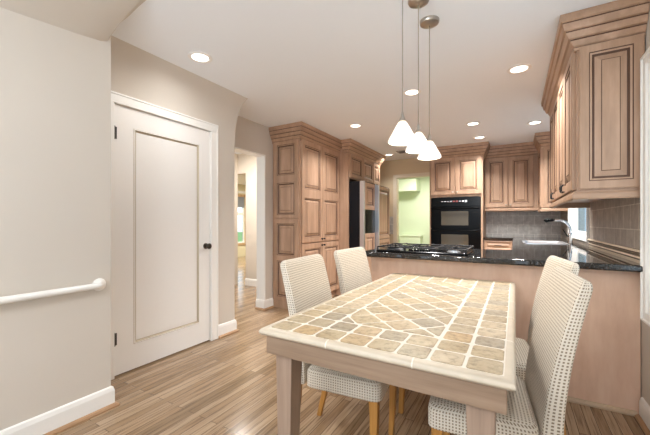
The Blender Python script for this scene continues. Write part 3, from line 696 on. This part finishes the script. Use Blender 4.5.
# green-room radiator cover seen through the doorway
r = thing('radiator_cover', 'low pale green radiator cover against the wall of the green room', 'radiator', (-2.47, 8.84, 0))
b = MB(); b.box((-2.74, 8.76, 0.0), (-2.18, 8.945, 0.78)); RADM = plain('pale_green_enamel', '#DFE8D2', 0.5)
b.build('cabinet', [RADM], parent=r, smooth=0)
MB().box((-2.77, 8.74, 0.78), (-2.15, 8.945, 0.81)).build('top', [RADM], parent=r, smooth=0)
b = MB()
for i in range(13): b.box((-2.70 + i * 0.038, 8.752, 0.12), (-2.685 + i * 0.038, 8.76, 0.70))
b.build('grille', [RADM], parent=r, smooth=0)

# ------------------------------------------------------------------ dining table
TX_0, TX_1, TY_0, TY_1, TZ = -0.838, 0.000, 0.941, 2.512, 0.76
r = thing('dining_table', 'dining table with tumbled stone tile top, cream rim and pale wooden base', 'table', (-0.43, 1.715, 0))
b = MB()                                                        # rim: bullnosed cream stone strips with joints
prof = [(-0.005, 0.733), (0.0, 0.737), (0.0025, 0.744), (0.001, 0.750), (-0.005, 0.7565), (-0.010, 0.7595), (-0.024, 0.7595), (-0.024, 0.733)]
b.sweep([(TX_0, TY_0), (TX_1, TY_0), (TX_1, TY_1), (TX_0, TY_1)], prof, closed=True)
rim = b.build('rim', [RIM], parent=r, smooth=60)
pr2 = [(o + (0.0008 if o > -0.02 else 0), z + (0.0004 if z > 0.75 else 0)) for o, z in prof]
for (x0, y0, dx, dy) in [(TX_0 + k * 0.29, TY_0, 1, 0) for k in (1, 2)] + [(TX_0 + k * 0.29, TY_1, -1, 0) for k in (1, 2)] + [(TX_1, TY_0 + k * 0.32, 0, 1) for k in range(1, 5)] + [(TX_0, TY_0 + k * 0.32, 0, -1) for k in range(1, 5)]:
    MB().sweep([(x0 - dx * 0.002, y0 - dy * 0.002), (x0 + dx * 0.002, y0 + dy * 0.002)], pr2).build('grout_joint', [GROUT], parent=rim, smooth=0)
tp = MB()
ix0, ix1, iy0, iy1 = TX_0 + 0.023, TX_1 - 0.023, TY_0 + 0.023, TY_1 - 0.023
tp.box((ix0 - 0.003, iy0 - 0.003, 0.725), (ix1 + 0.003, iy1 + 0.003, 0.7585), 0)
def tile(poly, g=0.0052):
    """one tumbled tile: polygon pulled in for the grout, corners nipped, top slightly proud"""
    poly = [p for i, p in enumerate(poly) if (Vector(p) - Vector(poly[i - 1])).length > 1e-4]
    if len(poly) < 3: return
    c = Vector((sum(p[0] for p in poly) / len(poly), sum(p[1] for p in poly) / len(poly))); P = [Vector(p) for p in poly]; n = len(P)
    area = abs(sum(P[i].x * P[(i + 1) % n].y - P[(i + 1) % n].x * P[i].y for i in range(n))) / 2
    per = sum((P[i] - P[i - 1]).length for i in range(n))
    if area / per < 0.0075: return
    def inset(P, g):
        out = []
        for i in range(n):
            a, q, d = P[i - 1], P[i], P[(i + 1) % n]
            e1 = (q - a).normalized(); e2 = (d - q).normalized(); n1 = Vector((-e1.y, e1.x)); n2 = Vector((-e2.y, e2.x))
            k = 1 + n1.dot(n2)
            out.append(q + (n1 + n2) * (g / max(k, 0.3)))
        return out
    def nip(P, k):
        out = []
        for i in range(n):
            a, q, d = P[i - 1], P[i], P[(i + 1) % n]
            ka = min(k * random.uniform(0.7, 1.5), (a - q).length * 0.3); kd = min(k * random.uniform(0.7, 1.5), (d - q).length * 0.3)
            A = q + (a - q).normalized() * ka; D = q + (d - q).normalized() * kd
            out += [A, q * 0.3 + (A + D) * 0.35, D]
        return out
    g *= random.uniform(0.8, 1.25)
    base_ = nip(inset(P, g), 0.010); t = random.random(); m = len(base_)
    cc = sum(base_, Vector((0, 0))) / m
    lo = [(p.x, p.y, 0.7580) for p in base_]; mi = [(p.x, p.y, 0.7597) for p in base_]; hi = [(*(p + (cc - p).normalized() * 0.0025), 0.7606) for p in base_]
    for A, B in ((lo, mi), (mi, hi)):
        for i in range(m): tp.face([A[i], A[(i + 1) % m], B[(i + 1) % m], B[i]], 1, tone=t)
    tp.face(hi, 1, tone=t)
def clip(poly, x0, x1, y0, y1):
    for ax, lim, sg in ((0, x0, 1), (0, x1, -1), (1, y0, 1), (1, y1, -1)):
        out = []
        for i in range(len(poly)):
            a, q = poly[i - 1], poly[i]; da = (a[ax] - lim) * sg; dq = (q[ax] - lim) * sg
            if da * dq < 0:
                k = da / (da - dq); out.append((a[0] + (q[0] - a[0]) * k, a[1] + (q[1] - a[1]) * k))
            if dq >= 0: out.append(q)
        poly = out
        if len(poly) < 3: return None
    return poly
def rect(x0, x1, y0, y1): tile([(x0, y0), (x1, y0), (x1, y1), (x0, y1)])
nx, ny = 8, 15
tw, th = (ix1 - ix0) / nx, (iy1 - iy0) / ny
for i in range(nx):
    for j in range(ny):
        if 2 <= i < nx - 2 and 2 <= j < ny - 2: continue
        rect(ix0 + i * tw, ix0 + (i + 1) * tw, iy0 + j * th, iy0 + (j + 1) * th)
cx0, cx1, cy0, cy1 = ix0 + 2 * tw + 0.002, ix1 - 2 * tw - 0.002, iy0 + 2 * th + 0.002, iy1 - 2 * th - 0.002
px, py = (cx1 - cx0) / 2.5, (cy1 - cy0) / 7.0
for a in range(-2, 14):
    for c in range(-2, 32):
        qx = cx0 + (a + (c % 2) * 0.5) * px; qy = cy0 + c * 0.5 * py
        q = clip([(qx, qy - py / 2), (qx + px / 2, qy), (qx, qy + py / 2), (qx - px / 2, qy)], cx0, cx1, cy0, cy1)
        if q: tile(q)
tp.build('tiled_top', [GROUT, STONE], parent=r, smooth=0, weld=False)
ap = MB(); o_ = 0.018
ax0, ax1, ay0, ay1 = TX_0 + o_, TX_1 - o_, TY_0 + o_, TY_1 - o_
for q in (((ax0, ay0), (ax1, ay0 + 0.022)), ((ax0, ay1 - 0.022), (ax1, ay1)), ((ax0, ay0 + 0.022), (ax0 + 0.022, ay1 - 0.022)), ((ax1 - 0.022, ay0 + 0.022), (ax1, ay1 - 0.022))):
    ap.box((q[0][0], q[0][1], 0.662), (q[1][0], q[1][1], 0.7335))
ap.box((ax0 + 0.02, ay0 + 0.02, 0.70), (ax1 - 0.02, ay1 - 0.02, 0.7245))
apo = ap.build('apron', [TABLEW], parent=r, smooth=0, bevel=0.002)
for sx in (0, 1):
    for sy in (0, 1):
        lx = (ax0 + 0.026) if sx == 0 else (ax1 - 0.026); ly = (ay0 + 0.0235) if sy == 0 else (ay1 - 0.0235)
        dx = 1 if sx == 0 else -1; dy = 1 if sy == 0 else -1
        def sq(s0, s1, z): return [(lx + dx * u, ly + dy * v, z) for u, v in ((s0, s0 * 0.5), (s1, s0 * 0.5), (s1, s1), (s0, s1))]
        MB().loft([sq(0.012, 0.058, 0.0), sq(0.0, 0.076, 0.70)]).build('leg', [TABLEL], parent=r, smooth=0, bevel=0.003)

# ------------------------------------------------------------------ chairs
def arclen(ring):
    L = [0.0]
    for i in range(len(ring)): L.append(L[-1] + (Vector(ring[(i + 1) % len(ring)]) - Vector(ring[i])).length)
    return L
def cloth_loft(secs):
    rings = [s for s in secs]; uvs = []; vv = 0.0; prevc = None; u0 = arclen(rings[len(rings) // 2])
    for rg in rings:
        c = Vector(rg[0])
        if prevc is not None: vv += (c - prevc).length
        prevc = c; uvs.append([(u, vv) for u in u0])
    b = MB(); b.loft(rings, 0, True, uvs, lambda p: (p.x, p.y)); return b
CW = 0.218
def back_ring(z, inset=0.0, wsh=0.0):
    t = max(0.0, (z - 0.42) / 0.55)
    xf = -0.143 - 0.107 * (t ** 1.6)                            # front face leans away from the seat
    th = 0.062 - 0.025 * t
    hw = CW + 0.004 * t - wsh
    return [(x, y, z) for x, y in rrect(xf - th + inset, xf - inset, -hw + inset, hw - inset, max(0.004, 0.012 - inset * 0.5), 3)]
def make_chair():
    o = bpy.data.objects.new('dining_chair', None); COL.objects.link(o); ORG[o.name] = Vector((0, 0, 0))
    secs = [back_ring(0.385, 0.006), back_ring(0.388, 0.002)]
    for i in range(1, 25): secs.append(back_ring(0.39 + 0.545 * i / 24))
    for i in range(1, 7):
        a = PI / 2 * i / 6; secs.append(back_ring(0.935 + 0.034 * math.sin(a), 0.012 * (1 - math.cos(a)) , 0.022 * (1 - math.cos(a))))
    cloth_loft(secs).build('backrest', [WEAVE], parent=o, local=True, smooth=60)
    ss = []
    for k, z in ((0.006, 0.378), (0.0, 0.382), (0, 0.40), (0, 0.42), (0, 0.44), (0.001, 0.450), (0.006, 0.460), (0.014, 0.467), (0.026, 0.472), (0.06, 0.476), (0.10, 0.478)):
        ss.append([(x, y, z) for x, y in rrect(-0.141 + k, 0.225 - k, -CW + k, CW - k, 0.035, 5)])
    b = MB(); u0 = arclen(ss[2]); n = len(ss[0]); ids = [[b.vert(p) for p in q] for q in ss]
    for a in range(len(ss) - 1):
        for k in range(n):
            k2 = (k + 1) % n
            if a < 7: u = [(u0[k], ss[a][0][2]), (u0[k + 1], ss[a][0][2]), (u0[k + 1], ss[a + 1][0][2]), (u0[k], ss[a + 1][0][2])]
            else: u = [ss[a][k][:2], ss[a][k2][:2], ss[a + 1][k2][:2], ss[a + 1][k][:2]]
            b.face([ids[a][k], ids[a][k2], ids[a + 1][k2], ids[a + 1][k]], 0, u)
    b.face(ids[-1], 0, [p[:2] for p in ss[-1]]); b.face(list(reversed(ids[0])), 0, [p[:2] for p in reversed(ss[0])])
    b.build('seat', [WEAVE], parent=o, local=True, smooth=60)
    def leg(path, w0, w1):
        rings = []
        for i, (x, y, z) in enumerate(path):
            w = w0 + (w1 - w0) * i / (len(path) - 1)
            rings.append([(x + a * w / 2, y + c * w / 2, z) for a, c in ((-1, -1), (1, -1), (1, 1), (-1, 1))])
        MB().loft(rings[::-1]).build('leg', [OAK], parent=o, local=True, smooth=0, bevel=0.003)
    for s in (-1, 1):
        leg([(0.19, s * 0.188, 0.40), (0.192, s * 0.188, 0.30), (0.188, s * 0.187, 0.15), (0.180, s * 0.186, 0.0)], 0.042, 0.026)
        leg([(-0.195, s * 0.188, 0.40), (-0.20, s * 0.188, 0.28), (-0.22, s * 0.188, 0.14), (-0.255, s * 0.188, 0.0)], 0.040, 0.026)
    return o
proto = make_chair()
CH = [(-0.745, 1.515, 6.0, 'cream woven chair at the left of the tiled table, nearer the camera'),
      (-0.775, 2.135, -1.3, 'cream woven chair at the left of the tiled table, nearer the peninsula'),
      (-0.085, 1.50, 185.4, 'cream woven chair at the right of the tiled table, nearest the camera'),
      (-0.050, 2.05, 188.0, 'cream woven chair at the right of the tiled table, mostly behind its near neighbour')]
for i, (x, y, a, lab) in enumerate(CH):
    if i == 0: c = proto
    else:
        c = proto.copy(); COL.objects.link(c)
        for ch in proto.children:
            d_ = ch.copy(); COL.objects.link(d_); d_.parent = c
    c.location = (x, y, 0); c.rotation_euler = (0, 0, math.radians(a)); tag(c, lab, 'chair', 'woven dining chairs at the table')

# ------------------------------------------------------------------ handrail on the near-left wall
r = thing('grab_rail', 'white tubular grab rail fixed along the beige wall at left', 'handrail', (LW, 0.4, 0.78))
rx = LW + 0.042; yend = 1.02; zr = 0.779
path = [(rx, -0.60, zr), (rx, 0.2, zr), (rx, yend - 0.035, zr)]
for i in range(1, 9):
    t = PI / 2 * i / 8; path.append((rx - 0.026 + 0.026 * math.cos(t), yend - 0.026 + 0.026 * math.sin(t), zr))
path.append((LW + 0.002, yend, zr))
MB().tube(path, 0.0185, seg=16).build('tube', [PLASTIC], parent=r)
MB().lathe([(0.001, 0.0), (0.038, 0.0), (0.038, 0.005), (0.030, 0.010), (0.001, 0.010)], (LW + 0.001, yend, zr), axis='X', seg=24).build('flange', [PLASTIC], parent=r)

# ------------------------------------------------------------------ pendants
PEN = [(-0.497, 1.637, 'white glass pendant lamp nearest the camera, largest and leftmost of the three'),
       (-0.478, 1.88, 'white glass pendant lamp in the middle of the row of three'),
       (-0.469, 2.118, 'white glass pendant lamp farthest from the camera, lowest and rightmost of the three')]
def make_pendant(x, y):
    r = bpy.data.objects.new('pendant_lamp', None); COL.objects.link(r); ORG[r.name] = Vector((0, 0, 0))
    MB().lathe([(0.001, CEIL - 0.034), (0.012, CEIL - 0.034), (0.03, CEIL - 0.032), (0.056, CEIL - 0.020), (0.060, CEIL - 0.012), (0.060, CEIL - 0.001), (0.001, CEIL - 0.001)], (0, 0, 0), seg=36).build('canopy', [NICKEL], parent=r, local=True)
    MB().tube([(0, 0, CEIL - 0.033), (0, 0, 1.72)], 0.0028, seg=8).build('cord', [NICKEL], parent=r, local=True)
    MB().lathe([(0.001, 1.725), (0.004, 1.725), (0.006, 1.715), (0.009, 1.70), (0.016, 1.685), (0.018, 1.676), (0.001, 1.676)], (0, 0, 0), seg=20).build('socket_cap', [NICKEL], parent=r, local=True)
    p = [(0.015, 1.674), (0.022, 1.669), (0.034, 1.649), (0.048, 1.622), (0.062, 1.597), (0.070, 1.582), (0.0725, 1.574), (0.070, 1.568), (0.066, 1.572), (0.058, 1.596), (0.044, 1.620), (0.030, 1.646), (0.012, 1.666)]
    MB().lathe(p, (0, 0, 0), seg=40, cap=False).build('glass_shade', [SHADE], parent=r, local=True)
    MB().lathe([(0.001, 1.662), (0.008, 1.660), (0.010, 1.650), (0.014, 1.64), (0.014, 1.632), (0.008, 1.624), (0.001, 1.622)], (0, 0, 0), seg=16).build('bulb', [emis('warm_bulb', '#FFF1DA', 6.0)], parent=r, local=True)
    return r
pp = make_pendant(0, 0)
for i, (x, y, lab) in enumerate(PEN):
    c = pp
    if i:
        c = pp.copy(); COL.objects.link(c)
        for ch in pp.children:
            d_ = ch.copy(); COL.objects.link(d_); d_.parent = c
    c.location = (x, y, 0); tag(c, lab, 'lamp', 'pendant lamps over the table')
    lamp('pendant_bulb', 'POINT', (x, y, 1.600), 5.0, SOFT, 0.012)

# ------------------------------------------------------------------ recessed lights and vent
LABS = ['round recessed ceiling light above the white door', 'round recessed ceiling light seen between the pendant cords', 'round recessed ceiling light in front of the pantry crown', 'small recessed ceiling light beyond the refrigerator near the green doorway',
        'round recessed ceiling light right of the pendants, above the kitchen centre', 'round recessed ceiling light just in front of the oven tower crown', 'largest round recessed ceiling light at right, above the peninsula end', 'recessed ceiling light over the sink, partly behind the near right cabinet']
def make_can():
    r = bpy.data.objects.new('recessed_light', None); COL.objects.link(r); ORG[r.name] = Vector((0, 0, 0))
    MB().lathe([(0.060, -0.001), (0.088, -0.001), (0.090, -0.005), (0.080, -0.010), (0.066, -0.009), (0.060, -0.004)], (0, 0, CEIL), seg=40, cap=False).build('trim_ring', [CANTRIM], parent=r, local=True)
    MB().lathe([(0.001, -0.004), (0.045, -0.0045), (0.064, -0.004), (0.064, -0.001), (0.001, -0.001)], (0, 0, CEIL), seg=32).build('lens', [CANLENS], parent=r, local=True)
    return r
cc = make_can()
for i, (x, y) in enumerate(CANS):
    c = cc
    if i:
        c = cc.copy(); COL.objects.link(c)
        for ch in cc.children:
            d_ = ch.copy(); COL.objects.link(d_); d_.parent = c
    c.location = (x, y, 0); tag(c, LABS[i], 'ceiling light', 'recessed lights in the ceiling')
r = thing('ceiling_vent', 'small grey ceiling air vent in front of the green doorway', 'vent', (-1.70, 5.80, CEIL))
b = MB()
for q in ((-.15, -.15 + .03, -.10, .10), (.12, .15, -.10, .10), (-.15, .15, -.10, -.075), (-.15, .15, .075, .10)): b.box((-1.70 + q[0], 5.80 + q[2], CEIL - 0.012), (-1.70 + q[1], 5.80 + q[3], CEIL - 0.001))
b.build('frame', [VENTM], parent=r, smooth=0)
b = MB()
for i in range(6): b.box((-1.82, 5.80 - 0.07 + i * 0.025, CEIL - 0.010), (-1.58, 5.80 - 0.07 + i * 0.025 + 0.008, CEIL - 0.002))
b.build('slats', [plain('vent_slat', '#5E5A55', 0.5)], parent=r, smooth=0)
